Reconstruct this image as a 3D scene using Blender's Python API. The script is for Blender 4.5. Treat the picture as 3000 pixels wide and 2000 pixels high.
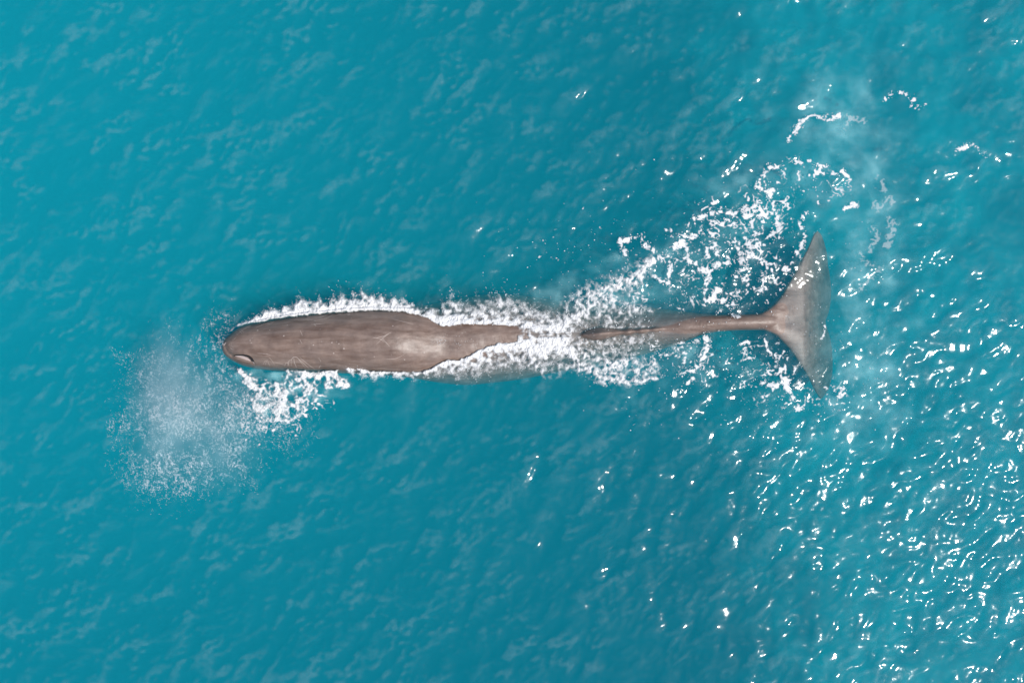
import bpy, math
import numpy as np
from mathutils import Vector

for _o in list(bpy.data.objects):
    bpy.data.objects.remove(_o, do_unlink=True)
scene = bpy.context.scene
COL = scene.collection

# ------------------------------------------------------------------ camera
MPP = 0.007            # metres of water surface per photograph pixel (3000 x 2000)
FPX = 2350.0           # focal length in photograph pixels
CAM_H = MPP * FPX      # drone height above the water
cam_d = bpy.data.cameras.new('camera')
cam = bpy.data.objects.new('camera', cam_d)
COL.objects.link(cam)
cam.location = (0, 0, CAM_H)
cam.rotation_euler = (0, 0, 0)
cam_d.sensor_width = 36.0
cam_d.lens = 36.0 * FPX / 3000.0
cam_d.clip_end = 3000
scene.camera = cam

# ------------------------------------------------------------------ light
SUN_ZEN = math.radians(32.5)
SUN_AZ = math.radians(-21.0)          # from +x, towards -y (lower right of the picture)
s_dir = Vector((math.sin(SUN_ZEN) * math.cos(SUN_AZ), math.sin(SUN_ZEN) * math.sin(SUN_AZ), math.cos(SUN_ZEN)))
sun_d = bpy.data.lights.new('sun', 'SUN')
sun_d.energy = 4.4
sun_d.angle = math.radians(0.53)
sun_d.color = (1.0, 0.965, 0.91)
sun = bpy.data.objects.new('sun', sun_d)
COL.objects.link(sun)
sun.location = s_dir * 60
sun.rotation_euler = (-s_dir).to_track_quat('-Z', 'Y').to_euler()

world = bpy.data.worlds.new('World')
scene.world = world
world.use_nodes = True
wn = world.node_tree.nodes
wl = world.node_tree.links
wn.clear()
sky = wn.new('ShaderNodeTexSky')
sky.sky_type = 'NISHITA'
sky.sun_disc = False
sky.sun_elevation = math.pi / 2 - SUN_ZEN
sky.sun_rotation = math.pi / 2 - SUN_AZ
sky.air_density = 1.0
sky.dust_density = 1.2
bg = wn.new('ShaderNodeBackground')
bg.inputs['Strength'].default_value = 0.13
wo = wn.new('ShaderNodeOutputWorld')
wl.new(sky.outputs[0], bg.inputs[0])
wl.new(bg.outputs[0], wo.inputs[0])

vs = scene.view_settings
vs.view_transform = 'Standard'
vs.look = 'None'
vs.exposure = 0.0
vs.gamma = 1.0
vs.use_curve_mapping = False
scene.cycles.volume_bounces = 6
scene.cycles.transparent_max_bounces = 24
scene.cycles.max_bounces = 12
scene.cycles.use_denoising = True
scene.cycles.sample_clamp_indirect = 6.0

# ------------------------------------------------------------------ helpers
rng = np.random.default_rng(11)


def P2W(px, py):
    return (np.asarray(px, float) - 1500.0) * MPP, (1000.0 - np.asarray(py, float)) * MPP


def mesh_np(name, verts, faces, attrs=None, smooth=True):
    """verts (n,3), faces (m,k) -> mesh datablock, built with foreach_set"""
    verts = np.ascontiguousarray(verts, dtype=np.float32)
    faces = np.ascontiguousarray(faces, dtype=np.int32)
    me = bpy.data.meshes.new(name)
    m, k = faces.shape
    me.vertices.add(len(verts))
    me.vertices.foreach_set('co', verts.ravel())
    me.loops.add(m * k)
    me.loops.foreach_set('vertex_index', faces.ravel())
    me.polygons.add(m)
    me.polygons.foreach_set('loop_start', np.arange(0, m * k, k, dtype=np.int32))
    me.polygons.foreach_set('loop_total', np.full(m, k, dtype=np.int32))
    me.polygons.foreach_set('use_smooth', np.full(m, smooth, dtype=bool))
    if attrs:
        for an, av in attrs.items():
            a = me.attributes.new(an, 'FLOAT', 'POINT')
            a.data.foreach_set('value', np.ascontiguousarray(av, dtype=np.float32))
    me.update(calc_edges=True)
    me.validate()
    return me


def link(name, me, mat=None, parent=None, label=None, cat=None, group=None, kind=None):
    o = bpy.data.objects.new(name, me)
    COL.objects.link(o)
    if mat is not None:
        me.materials.append(mat)
    if parent is not None:
        o.parent = parent
    if label:
        o['label'] = label
    if cat:
        o['category'] = cat
    if group:
        o['group'] = group
    if kind:
        o['kind'] = kind
    return o


_tabs = {}


def perlin(x, y, seed=0):
    if seed not in _tabs:
        r = np.random.default_rng(1000 + seed)
        a = r.random((256, 256)) * 2 * np.pi
        _tabs[seed] = (np.cos(a).astype(np.float32), np.sin(a).astype(np.float32))
    gx, gy = _tabs[seed]
    x = np.asarray(x, np.float32)
    y = np.asarray(y, np.float32)
    xi = np.floor(x).astype(np.int32)
    yi = np.floor(y).astype(np.int32)
    fx = x - xi
    fy = y - yi
    u = fx * fx * fx * (fx * (fx * 6 - 15) + 10)
    v = fy * fy * fy * (fy * (fy * 6 - 15) + 10)
    x0 = xi & 255
    y0 = yi & 255
    x1 = (xi + 1) & 255
    y1 = (yi + 1) & 255
    n00 = gx[x0, y0] * fx + gy[x0, y0] * fy
    n10 = gx[x1, y0] * (fx - 1) + gy[x1, y0] * fy
    n01 = gx[x0, y1] * fx + gy[x0, y1] * (fy - 1)
    n11 = gx[x1, y1] * (fx - 1) + gy[x1, y1] * (fy - 1)
    a = n00 + u * (n10 - n00)
    b = n01 + u * (n11 - n01)
    return (a + v * (b - a)) * 1.5


def fbm(x, y, octv=4, seed=0, gain=0.5):
    s = 0
    a = 1.0
    t = 0
    for i in range(octv):
        s = s + a * perlin(x * 2 ** i + 17.3 * i, y * 2 ** i - 9.1 * i, seed + i)
        t += a
        a *= gain
    return s / t * 1.6


def sstep(a, b, x):
    t = np.clip((x - a) / (b - a), 0, 1)
    return t * t * (3 - 2 * t)


def nrm(f):
    return ((f - f.mean()) / f.std()).astype(np.float32)


def curve(xs, ys):
    """smooth (monotone-ish Catmull-Rom) interpolation of a table"""
    xs = np.asarray(xs, float)
    ys = np.asarray(ys, float)
    m = np.gradient(ys, xs)

    def f(x):
        x = np.clip(np.asarray(x, float), xs[0], xs[-1])
        i = np.clip(np.searchsorted(xs, x, 'right') - 1, 0, len(xs) - 2)
        h = xs[i + 1] - xs[i]
        t = (x - xs[i]) / h
        t2 = t * t
        t3 = t2 * t
        return ((2 * t3 - 3 * t2 + 1) * ys[i] + (t3 - 2 * t2 + t) * h * m[i]
                + (-2 * t3 + 3 * t2) * ys[i + 1] + (t3 - t2) * h * m[i + 1])
    return f


# ------------------------------------------------------------------ whale tables (photograph pixels along the water plane)
# skin above the water: upper and lower edge in the picture
ex_x = [651, 656, 671, 699, 729, 770, 838, 906, 974, 1042, 1093, 1144, 1195, 1246, 1280, 1301, 1348, 1400, 1460, 1516]
ex_u = [1018, 999, 977, 956, 948, 941, 930, 922, 916, 912, 910, 911, 917, 931, 948, 956, 950, 950, 952, 955]
ex_l = [1019, 1035, 1053, 1067, 1074, 1078, 1081, 1083, 1084, 1085, 1086, 1087, 1089, 1085, 1069, 1057, 1053, 1028, 1005, 1000]
y_up = curve(ex_x, ex_u)
y_lo = curve(ex_x, ex_l)
bx = [641, 644, 650, 660, 671, 699, 729, 770, 838, 906, 974, 1042, 1093, 1195, 1246, 1300, 1348, 1430, 1540, 1660, 1740, 1800, 1900, 2000, 2082, 2150, 2223, 2270, 2320, 2350]
b_yc = [1018, 1018, 1017, 1016, 1015, 1011.5, 1010.5, 1009, 1005, 1002, 1000, 998, 998, 1002, 1004, 1003, 1000, 991, 987, 983, 979, 975, 967, 958, 947, 944, 942, 940, 938, 937]
b_w = [2, 14, 25, 36, 45, 63, 71, 78, 86, 92, 96, 100, 102, 108, 117, 127, 134, 138, 128, 108, 97, 88, 73, 50, 29, 24, 24, 26, 20, 8]
b_top = [-.30, -.17, -.02, .09, .15, .25, .31, .36, .41, .44, .46, .47, .47, .40, .25, .11, .10, .06, .015, -.03, -.03, -.035, -.03, .05, .11, .13, .12, .05, -.10, -.20]
b_hh = [.06, .20, .34, .48, .58, .74, .82, .90, .95, .98, 1.0, 1.0, 1.0, 1.02, 1.04, 1.05, 1.05, 1.05, 1.0, .90, .82, .74, .62, .48, .40, .34, .28, .22, .12, .06]
f_yc, f_w, f_top, f_hh = (curve(bx, t) for t in (b_yc, b_w, b_top, b_hh))


f_ex = curve([600, 1450, 1600, 1720, 1850, 1980, 2060, 2400], [2.15, 2.15, 1.95, 1.6, 1.4, 1.5, 2.0, 2.1])


def sec_top(px, py):
    """height of the whale's skin (m) over a point of the plane, -9 where there is none"""
    inside = (px > bx[0]) & (px < bx[-1])
    w = np.maximum(f_w(px), 1.0)
    q = np.abs((py - f_yc(px)) / w)
    z = f_top(px) - f_hh(px) + f_hh(px) * np.sqrt(np.clip(1 - np.clip(q, 0, 1) ** f_ex(px), 0, 1) ** (1 / np.clip(f_ex(px), 1, 2.15) ** .93))
    hump = dorsal(px, py)
    return np.where(inside & (q < 1), np.maximum(z, hump), -9.0)


dors_x = [1690, 1712, 1732, 1750, 1775, 1800, 1822, 1840, 1858, 1878, 1898, 1918, 1940, 1960]
dors_h = [-.06, .10, .24, .29, .24, .15, .08, .13, .05, .10, .04, .08, .03, -.02]
f_dh = curve(dors_x, dors_h)
f_dy = curve([1690, 1740, 1790, 1850, 1900, 1960], [982, 979, 975, 971, 967, 961])


def dorsal(px, py):
    d = np.abs(py - f_dy(px)) / 17.0
    z = f_dh(px) - 0.27 * d ** 1.3
    return np.where((px > 1690) & (px < 1960) & (d < 1.6), z, -9.0)


# ------------------------------------------------------------------ foam intensity maps on the water plane
FX0, FX1, FY0, FY1, FST = 540, 2920, 230, 1345, 1.5
gx = np.arange(FX0, FX1, FST)
gy = np.arange(FY0, FY1, FST)
GX, GY = np.meshgrid(gx, gy, indexing='ij')
GX = GX.astype(np.float32)
GY = GY.astype(np.float32)
warp_x = GX + 22 * fbm(GX / 60, GY / 60, 3, 3)
warp_y = GY + 22 * fbm(GX / 60 + 50, GY / 60, 3, 5)


def stroke(F, pts, w, amp=1.0, pw=1.0, mode='max'):
    pts = np.asarray(pts, float)
    if np.isscalar(w):
        w = [w] * len(pts)
    for (a, b, wa, wb) in zip(pts[:-1], pts[1:], w[:-1], w[1:]):
        m = max(wa, wb) * 1.05 + 30
        i0 = int(max(0, (min(a[0], b[0]) - m - FX0) / FST))
        i1 = int(min(len(gx), (max(a[0], b[0]) + m - FX0) / FST + 1))
        j0 = int(max(0, (min(a[1], b[1]) - m - FY0) / FST))
        j1 = int(min(len(gy), (max(a[1], b[1]) + m - FY0) / FST + 1))
        if i1 <= i0 or j1 <= j0:
            continue
        X = warp_x[i0:i1, j0:j1] * .5 + GX[i0:i1, j0:j1] * .5
        Y = warp_y[i0:i1, j0:j1] * .5 + GY[i0:i1, j0:j1] * .5
        d = b - a
        L = max(float(d @ d), 1e-6)
        t = np.clip(((X - a[0]) * d[0] + (Y - a[1]) * d[1]) / L, 0, 1)
        dist = np.hypot(X - a[0] - t * d[0], Y - a[1] - t * d[1])
        ww = wa + t * (wb - wa)
        v = amp * np.clip(1 - dist / ww, 0, 1) ** pw
        F[i0:i1, j0:j1] = np.maximum(F[i0:i1, j0:j1], v)


def blob(F, cx, cy, sx, sy, amp):
    F += amp * np.exp(-((GX - cx) / sx) ** 2 - ((GY - cy) / sy) ** 2)


def poly_mask(pts, soft=10):
    """soft polygon: distance based"""
    pts = np.asarray(pts, float)
    x0, y0 = pts.min(0) - soft * 2 - 30
    x1, y1 = pts.max(0) + soft * 2 + 30
    i0 = int(max(0, (x0 - FX0) / FST)); i1 = int(min(len(gx), (x1 - FX0) / FST))
    j0 = int(max(0, (y0 - FY0) / FST)); j1 = int(min(len(gy), (y1 - FY0) / FST))
    X = warp_x[i0:i1, j0:j1] * .4 + GX[i0:i1, j0:j1] * .6
    Y = warp_y[i0:i1, j0:j1] * .4 + GY[i0:i1, j0:j1] * .6
    ins = np.zeros(X.shape, bool)
    dist = np.full(X.shape, 1e9)
    n = len(pts)
    for i in range(n):
        a = pts[i]
        b = pts[(i + 1) % n]
        c = ((a[1] > Y) != (b[1] > Y)) & (X < (b[0] - a[0]) * (Y - a[1]) / (b[1] - a[1] + 1e-9) + a[0])
        ins ^= c
        d = b - a
        t = np.clip(((X - a[0]) * d[0] + (Y - a[1]) * d[1]) / max(float(d @ d), 1e-6), 0, 1)
        dist = np.minimum(dist, np.hypot(X - a[0] - t * d[0], Y - a[1] - t * d[1]))
    sd = np.where(ins, dist, -dist)
    out = np.zeros(GX.shape, np.float32)
    out[i0:i1, j0:j1] = sstep(-soft, soft, sd)
    return out


YU = y_up(GX[:, 0])[:, None]
YL = y_lo(GX[:, 0])[:, None]
wob = 3.5 * fbm(GX / 14, GY / 14, 3, 21)
climb = np.interp(gx, [985, 1008, 1030, 1060, 1085], [0, 12, 24, 10, 0])[:, None]
skin_in = (GX > 648) & (GX < 1516) & (GY > YU + wob) & (GY < YL + wob - climb)

# --- feathered wash along the flanks: s runs along the body, d outwards
Dup = np.interp(gx, [660, 690, 720, 760, 850, 940, 1050, 1150, 1200, 1250, 1285, 1320, 1370, 1430, 1500, 1560, 1620, 1660, 1690],
                [3, 7, 14, 30, 46, 54, 48, 44, 38, 40, 66, 98, 90, 84, 86, 72, 66, 56, 60])[:, None]
yref_u = np.interp(gx, [600, 1300, 1348, 1400, 1460, 1516, 1580, 1640, 1700], [0, 0, 0, 0, 0, 955, 962, 968, 974])[:, None]
yref_u = np.where(gx[:, None] < 1516, YU, yref_u)
du = yref_u - GY
Du = Dup * (1 + .38 * fbm(GX / 85, GX * 0 + 2.7, 2, 30)) * (.72 + .42 * (1 - np.abs(perlin(GX / 34 + du / 90, GX * 0 + 3.3, 31)) * 1.6) + .25 * (1 - np.abs(perlin(GX / 15 + du / 60, GX * 0 + 8.3, 32)) * 1.6))
tu = du / np.maximum(Du, 1)
st_u = nrm(perlin(GX / 4.2 + du * .02, du / 13, 33) * .8 + perlin(GX / 9 - du * .05, du / 22, 34) * .6)
sp_u = nrm(fbm(GX / 5, GY / 5, 3, 35))
core_u = np.interp(gx, [650, 700, 800, 1000, 1200, 1260, 1300, 1360, 1420, 1500, 1560, 1700], [.6, .6, .58, .56, .60, .62, .50, .42, .20, .14, .2, .2])[:, None]
tc_ = np.clip(tu, 0, 2)
bl_u = nrm(fbm(GX / 22, GY / 16, 3, 37))
wash_u = 1.0 * (1 - sstep(core_u * .05, core_u * 1.25, tc_ + .03 * sp_u - .09 * bl_u)) + (1 - sstep(.55, 1.05, tc_)) * np.clip(.44 + .10 * st_u + .10 * sp_u + .26 * bl_u + .10 * nrm(1 - np.abs(perlin(GX / 7, GY / 7, 39))), 0, .9)
wash_u = np.where((tu > -0.04) & (tu < 1.5) & (GX > 655) & (GX < 1700), np.clip(wash_u, 0, 1), 0)
wash_u *= 1 - sstep(1660, 1700, GX + 10 * sp_u)
Dlo = np.interp(gx, [700, 1000, 1020, 1040, 1080, 1130, 1200, 1250, 1290, 1330, 1400, 1460, 1520, 1580, 1640, 1680, 1700],
                [0, 0, 20, 44, 36, 30, 26, 34, 48, 62, 82, 96, 100, 96, 78, 60, 40])[:, None]
yref_l = np.where(gx[:, None] < 1516, YL, np.interp(gx, [1516, 1580, 1640, 1700], [1000, 992, 990, 990])[:, None])
yref_l = yref_l - np.interp(gx, [985, 1005, 1029, 1060, 1090], [0, 12, 20, 6, 0])[:, None]
dl = GY - yref_l
Dl = Dlo * (1 + 0.25 * perlin(GX / 18, GX * 0 + 5.3, 41) + 0.25 * perlin(GX / 44, GX * 0 + 1.3, 42))
tl = dl / np.maximum(Dl, 1)
st_l = nrm(perlin(GX / 5.5 - dl * .06, dl / 12, 43) * .7 + perlin(GX / 12 - dl * .08, dl / 20, 44) * .6)
sp_l = nrm(fbm(GX / 5, GY / 5, 3, 45))
bl_l = nrm(fbm(GX / 24, GY / 18, 3, 47))
core_l = np.interp(gx, [1000, 1040, 1100, 1200, 1300, 1400, 1500, 1640, 1700], [.6, .5, .34, .30, .38, .32, .36, .46, .4])[:, None]
tc_ = np.clip(tl, 0, 2)
wash_l = 1.0 * (1 - sstep(core_l * .1, core_l * 1.2, tc_ + .04 * sp_l - .12 * bl_l)) + (1 - sstep(.45, 1.1, tc_)) * np.clip(.38 + .12 * st_l + .10 * sp_l + .26 * bl_l + .12 * nrm(1 - np.abs(perlin(GX / 7, GY / 7, 49))), 0, .92)
wash_l = np.where((tl > -0.04) & (tl < 1.5) & (GX > 1000) & (GX < 1710), np.clip(wash_l, 0, 1), 0)
wash_l *= (1 - sstep(1650, 1700, GX + 10 * sp_l)) * sstep(1000, 1016, GX + 3 * sp_l)
wash = np.maximum(wash_u, wash_l)
wash[skin_in & (GX < 1290)] = 0
wash[skin_in & (GX >= 1290) & (GX < 1516)] *= 0.0

# --- dense churned water over the back and behind it
I = np.zeros(GX.shape, np.float32)
stroke(I, [(1290, 948), (1330, 944), (1400, 938), (1460, 940), (1540, 948)], [14, 24, 16, 14, 20], 1.15)
stroke(I, [(1530, 950), (1580, 962), (1640, 955), (1690, 930), (1720, 900)], [30, 44, 50, 50, 34], 1.1)
stroke(I, [(1525, 1006), (1560, 1020), (1620, 1015), (1660, 1022)], [32, 56, 58, 46], 1.35)
stroke(I, [(1524, 976), (1570, 984), (1620, 980), (1690, 986)], [16, 22, 20, 8], .85)
stroke(I, [(1640, 1005), (1672, 1040), (1705, 1076), (1740, 1092)], [26, 30, 30, 34], 1.1)
stroke(I, [(1708, 1078), (1760, 1098), (1830, 1108), (1880, 1112), (1930, 1104)], [30, 34, 26, 18, 10], 1.05)
stroke(I, [(1690, 890), (1720, 870), (1760, 850), (1800, 830), (1850, 808), (1890, 780), (1905, 750)], [40, 44, 44, 40, 32, 24, 16], .92)
stroke(I, [(1690, 984), (1720, 966), (1760, 956), (1800, 955), (1860, 960), (1900, 955)], [14, 14, 16, 20, 24, 16], .75)
stroke(I, [(1690, 1030), (1760, 1058), (1840, 1078), (1910, 1085)], [50, 66, 62, 40], .88, .8)
stroke(I, [(1690, 900), (1760, 868), (1830, 832), (1885, 785)], [58, 68, 60, 40], .90, .8)
stroke(I, [(1540, 1060), (1600, 1075), (1660, 1070)], [40, 50, 40], .7)
stroke(I, [(1330, 915), (1420, 905), (1520, 905), (1600, 920)], [40, 46, 44, 40], .62)
stroke(I, [(1350, 1080), (1430, 1068), (1500, 1060)], [30, 40, 40], .6)
stroke(I, [(1700, 1000), (1760, 1010), (1830, 1004), (1900, 990)], [34, 44, 48, 30], .62)
stroke(I, [(1720, 930), (1780, 920), (1860, 905), (1900, 915)], [50, 56, 50, 30], .66)
stroke(I, [(1750, 1060), (1820, 1070), (1880, 1075)], [44, 52, 40], .6)
# bow foam under the head
bow = poly_mask([(700, 1086), (702, 1122), (736, 1152), (738, 1204), (780, 1240), (840, 1242), (905, 1192), (956, 1171), (966, 1144), (1022, 1137), (1030, 1114), (1004, 1086), (967, 1074), (906, 1086), (852, 1078), (753, 1084)], 12)
bowI = bow * .74
stroke(bowI, [(704, 1092), (722, 1112), (752, 1134), (770, 1146)], [22, 26, 20, 14], 1.1)
stroke(bowI, [(850, 1084), (890, 1094), (930, 1096), (965, 1088)], [14, 22, 22, 20], 1.25)
stroke(bowI, [(975, 1078), (992, 1100), (1010, 1122)], [16, 24, 24], 1.35)
stroke(bowI, [(880, 1100), (880, 1140), (900, 1170), (930, 1172)], [18, 18, 18, 16], .95)
stroke(bowI, [(770, 1175), (800, 1150), (820, 1130)], [22, 24, 16], .9)
stroke(bowI, [(990, 1076), (1012, 1060), (1030, 1056), (1052, 1064)], [9, 9, 9, 7], 1.2)
stroke(bowI, [(780, 1225), (820, 1230), (850, 1222)], [22, 24, 18], .75)
hole = np.zeros_like(I)
blob(hole, 800, 1104, 40, 13, 1)
blob(hole, 770, 1092, 40, 9, .8)
bowI -= hole * .55
bowI = np.where(GY > YL - 1 - climb, bowI, 0)

# wake streaks, each a drifting ribbon of foam
W = np.zeros(GX.shape, np.float32)
ribbons = [
    ([(2314, 406), (2335, 364), (2349, 354)], 11, 1), ([(2349, 354), (2396, 340), (2424, 345), (2457, 336)], 10, .9),
    ([(2218, 537), (2246, 485)], 10, 1), ([(2246, 488), (2274, 490), (2307, 481), (2335, 476), (2368, 467), (2396, 481), (2419, 490)], 10, .95),
    ([(2213, 546), (2232, 566), (2260, 572), (2265, 600), (2240, 622)], 13, 1),
    ([(2290, 585), (2300, 600), (2282, 640), (2280, 670), (2262, 690)], 13, 1.05),
    ([(2180, 610), (2225, 600), (2245, 640), (2215, 650), (2190, 672)], 16, 1.0),
    ([(2162, 668), (2180, 690), (2199, 733), (2206, 752)], 12, .95), ([(2220, 640), (2212, 690), (2200, 715)], 14, .95),
    ([(2040, 640), (2106, 621), (2157, 640), (2200, 628)], 14, .9), ([(2080, 660), (2130, 650), (2170, 668)], 14, .9),
    ([(2005, 690), (1994, 719), (2012, 747), (2026, 771)], 14, 1), ([(2012, 700), (2060, 670), (2110, 690), (2060, 715)], 13, .95),
    ([(2026, 771), (2060, 790), (2080, 830), (2062, 860), (2062, 882), (2100, 880)], 13, .95),
    ([(2070, 800), (2110, 775), (2134, 765)], 12, .95), ([(2085, 830), (2100, 850), (2080, 870)], 13, .95),
    ([(2199, 743), (2230, 760), (2260, 771), (2290, 784), (2312, 794)], 12, 1), ([(2312, 794), (2300, 820), (2285, 850)], 8, .75),
    ([(2386, 546), (2392, 575), (2396, 598)], 6, .8), ([(2370, 616), (2358, 620), (2344, 658), (2349, 690), (2349, 728)], 9, .85),
    ([(2335, 738), (2344, 755)], 8, 1), ([(2372, 523), (2380, 510), (2419, 504), (2471, 499), (2485, 527), (2452, 555)], 9, .85),
    ([(2480, 616), (2513, 598)], 10, .95), ([(2472, 548), (2490, 565)], 9, .8),
    ([(1824, 714), (1850, 697), (1875, 695), (1906, 720), (1913, 735), (1888, 791)], 15, .85), ([(1830, 760), (1824, 714)], 14, .75),
    ([(1919, 813), (1945, 826), (1961, 827), (1970, 794), (1968, 770)], 11, 1), ([(1900, 770), (1960, 740), (1985, 715)], 16, .8),
    ([(1950, 680), (1990, 690)], 12, .7), ([(2130, 710), (2165, 725), (2190, 760)], 15, .85),
    ([(2110, 885), (2150, 900), (2158, 860)], 16, .85), ([(2160, 745), (2185, 790), (2160, 810), (2200, 830)], 14, .9),
    ([(2210, 860), (2240, 840), (2230, 800)], 12, .8), ([(2090, 740), (2120, 735), (2140, 750)], 10, .8),
    ([(1990, 845), (2010, 860), (2060, 900)], 12, .6), ([(1950, 890), (2000, 903)], 10, .6), ([(2105, 912), (2140, 922), (2160, 918)], 9, 1.0),
    # below the tail stock
    ([(2070, 980), (2080, 1000), (2066, 1040), (2040, 1070)], 14, .95), ([(1995, 1100), (2030, 1085), (2050, 1065)], 18, .95),
    ([(2010, 1130), (2030, 1110)], 14, .8), ([(1930, 1040), (1990, 1020), (2050, 1000)], 18, .7),
    ([(2168, 1010), (2185, 1003), (2207, 1025), (2200, 1036), (2178, 1022)], 8, 1.0), ([(2185, 1050), (2212, 1052)], 6, .9),
    ([(2230, 985), (2245, 1010), (2262, 1040), (2275, 1080)], 11, .9), ([(2250, 1075), (2285, 1085), (2300, 1110), (2312, 1140)], 16, 1.0),
    ([(2232, 1118), (2270, 1130), (2310, 1140), (2335, 1120)], 15, .95), ([(2300, 1150), (2335, 1165), (2340, 1200)], 14, .9),
    ([(2195, 1090), (2215, 1120)], 10, .8), ([(2420, 1140), (2450, 1150), (2480, 1160)], 9, .8), ([(2440, 1190), (2470, 1130)], 13, .8),
    ([(2365, 797), (2385, 800), (2400, 797)], 3, .75), ([(2390, 1000), (2420, 972), (2425, 940)], 6, .8), ([(2290, 930), (2310, 932)], 5, .8),
    # fading old foam to the right
    ([(2592, 287), (2605, 275), (2640, 268), (2672, 285)], 10, .8), ([(2672, 300), (2690, 310), (2714, 308)], 7, .8),
    ([(2803, 440), (2830, 425), (2860, 428), (2885, 443)], 10, .85), ([(2886, 452), (2905, 462)], 8, .8),
]
for pts, w, a in ribbons:
    stroke(W, pts, w * 1.3, a, .8)
# loose scatter of flecks between the ribbons
scat = np.zeros(GX.shape, np.float32)
for cx_, cy_, ax_, ay_, am in [(2130, 720, 140, 130, .42), (2040, 780, 110, 110, .38), (2230, 620, 90, 90, .36), (2300, 540, 90, 80, .30), (2140, 870, 90, 50, .48), (2250, 860, 60, 50, .40),
                               (1950, 760, 90, 70, .30), (1860, 820, 90, 50, .34), (2270, 1110, 90, 80, .46), (2030, 1060, 90, 70, .42), (2150, 1040, 90, 60, .30), (2400, 1180, 60, 60, .36),
                               (2460, 560, 60, 80, .30), (1760, 700, 110, 90, .20), (1600, 720, 120, 80, .15), (1500, 690, 60, 60, .12), (2480, 1130, 70, 60, .34), (1900, 1060, 80, 50, .40), (2330, 800, 50, 60, .26)]:
    scat = np.maximum(scat, am * np.exp(-((GX - cx_) / ax_) ** 2 - ((GY - cy_) / ay_) ** 2))
faint = np.zeros(GX.shape, np.float32)
for pts, w, a in [([(2575, 525), (2590, 545), (2570, 560)], 12, .8), ([(2560, 590), (2580, 610), (2605, 580), (2612, 600)], 14, .9),
                  ([(2600, 640), (2615, 650), (2605, 690), (2600, 720)], 14, .9), ([(2555, 670), (2565, 700), (2550, 730)], 14, .8),
                  ([(2515, 750), (2540, 770), (2570, 790), (2550, 820), (2530, 840)], 14, .8), ([(2480, 340), (2510, 350), (2535, 360)], 10, .8),
                  ([(2475, 380), (2485, 360), (2500, 345)], 10, .8)]:
    stroke(faint, pts, w * 1.5, a, .7)

# --- turn the intensities into lace
wx2 = GX + 9 * fbm(GX / 26, GY / 26, 3, 61) + 3 * fbm(GX / 7, GY / 7, 2, 62)
wy2 = GY + 9 * fbm(GX / 26 + 30, GY / 26, 3, 64) + 3 * fbm(GX / 7 + 30, GY / 7, 2, 65)
r1 = nrm(1 - np.abs(perlin(wx2 / 30, wy2 / 30, 71)))
r2 = nrm(1 - np.abs(perlin(wx2 / 15, wy2 / 15, 72)))
r3 = nrm(1 - np.abs(perlin(GX / 8, GY / 8, 73)))
fine = nrm(fbm(GX / 4.5, GY / 4.5, 2, 76))
mid = nrm(fbm(wx2 / 9, wy2 / 9, 2, 78))
clump = nrm(fbm(wx2 / 17, wy2 / 17, 3, 77))


def cut(v, lo, hi):
    return sstep(lo, hi, v)


bI = np.clip(bowI, 0, 2)
cov_bow = np.where(bI > .03, cut(bI * 1.15 - .74 + .20 * r1 + .22 * r2 + .08 * r3 + .05 * fine, -.05, .45), 0)
cov_bow = np.maximum(cov_bow, np.where(bI > .03, np.clip(bI, 0, 1) * .45 * cut(clump, -1, 1.5), 0))
cov_churn = np.where(I > .02, cut(I * 1.15 - .72 + .17 * clump + .15 * mid + .05 * fine + .13 * r2, -.20, .62), 0)
cov_churn = np.maximum(cov_churn, np.where(I > .02, np.clip(I * 1.7, 0, 1) * .66 * cut(mid * .7 + clump * .5 + .3 * fine + .3 * r2, -1.4, 1.3), 0))
# fine torn network of foam threads filling the wake
fwx = GX + 26 * fbm(GX / 46, GY / 46, 3, 161) + 5 * perlin(GX / 11, GY / 11, 163)
fwy = GY + 26 * fbm(GX / 46 + 21, GY / 46, 3, 164) + 5 * perlin(GX / 11 + 21, GY / 11, 163)
n1 = perlin(fwx / 40, fwy / 30, 166)
n2 = perlin(fwx / 20 + 5, fwy / 16, 167)
th1 = np.exp(-(n1 / (.085 + .05 * nrm(perlin(fwx / 13, fwy / 13, 169)).clip(-1.3, 2))) ** 2)
th2 = np.exp(-(n2 / (.10 + .05 * nrm(perlin(fwx / 11, fwy / 11, 170)).clip(-1.3, 2))) ** 2)
fil = .22 * nrm(1 - np.abs(n2)) + .24 * nrm(1 - np.abs(n1)) * .6 + .16 * clump + .06 * mid
cov_wake = np.where(W > .02, cut(W * 1.15 - .76 + fil, -.08, .46), 0)
cov_scat = np.where(scat > .03, cut(scat * 1.15 - .86 + .22 * mid + .17 * clump + .10 * r2 + .12 * fine, 0, .30), 0)
net = np.zeros(GX.shape, np.float32)
for cx_, cy_, ax_, ay_, am in [(2150, 690, 150, 110, 1.0), (2050, 790, 110, 100, .9), (2245, 610, 80, 90, .9), (2150, 850, 90, 60, .8), (2270, 760, 60, 80, .75), (2330, 500, 110, 50, .55),
                               (1890, 780, 90, 80, .6), (2250, 1090, 90, 90, .85), (2050, 1050, 90, 80, .75), (2330, 1160, 70, 50, .7), (1900, 1040, 90, 50, .7), (1830, 880, 100, 70, .7),
                               (2420, 540, 90, 60, .5), (2450, 1160, 70, 50, .6), (1800, 1060, 110, 50, .7), (800, 1235, 100, 44, .95), (735, 1200, 60, 56, .75), (900, 1190, 80, 40, .8), (745, 1275, 70, 40, .55)]:
    net = np.maximum(net, am * np.exp(-((GX - cx_) / ax_) ** 2 - ((GY - cy_) / ay_) ** 2))
brk = cut(nrm(fbm(fwx / 34, fwy / 34, 2, 172)) * .7 + nrm(fbm(GX / 60, GY / 50, 3, 168)) * .5, -.75, .35)
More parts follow.
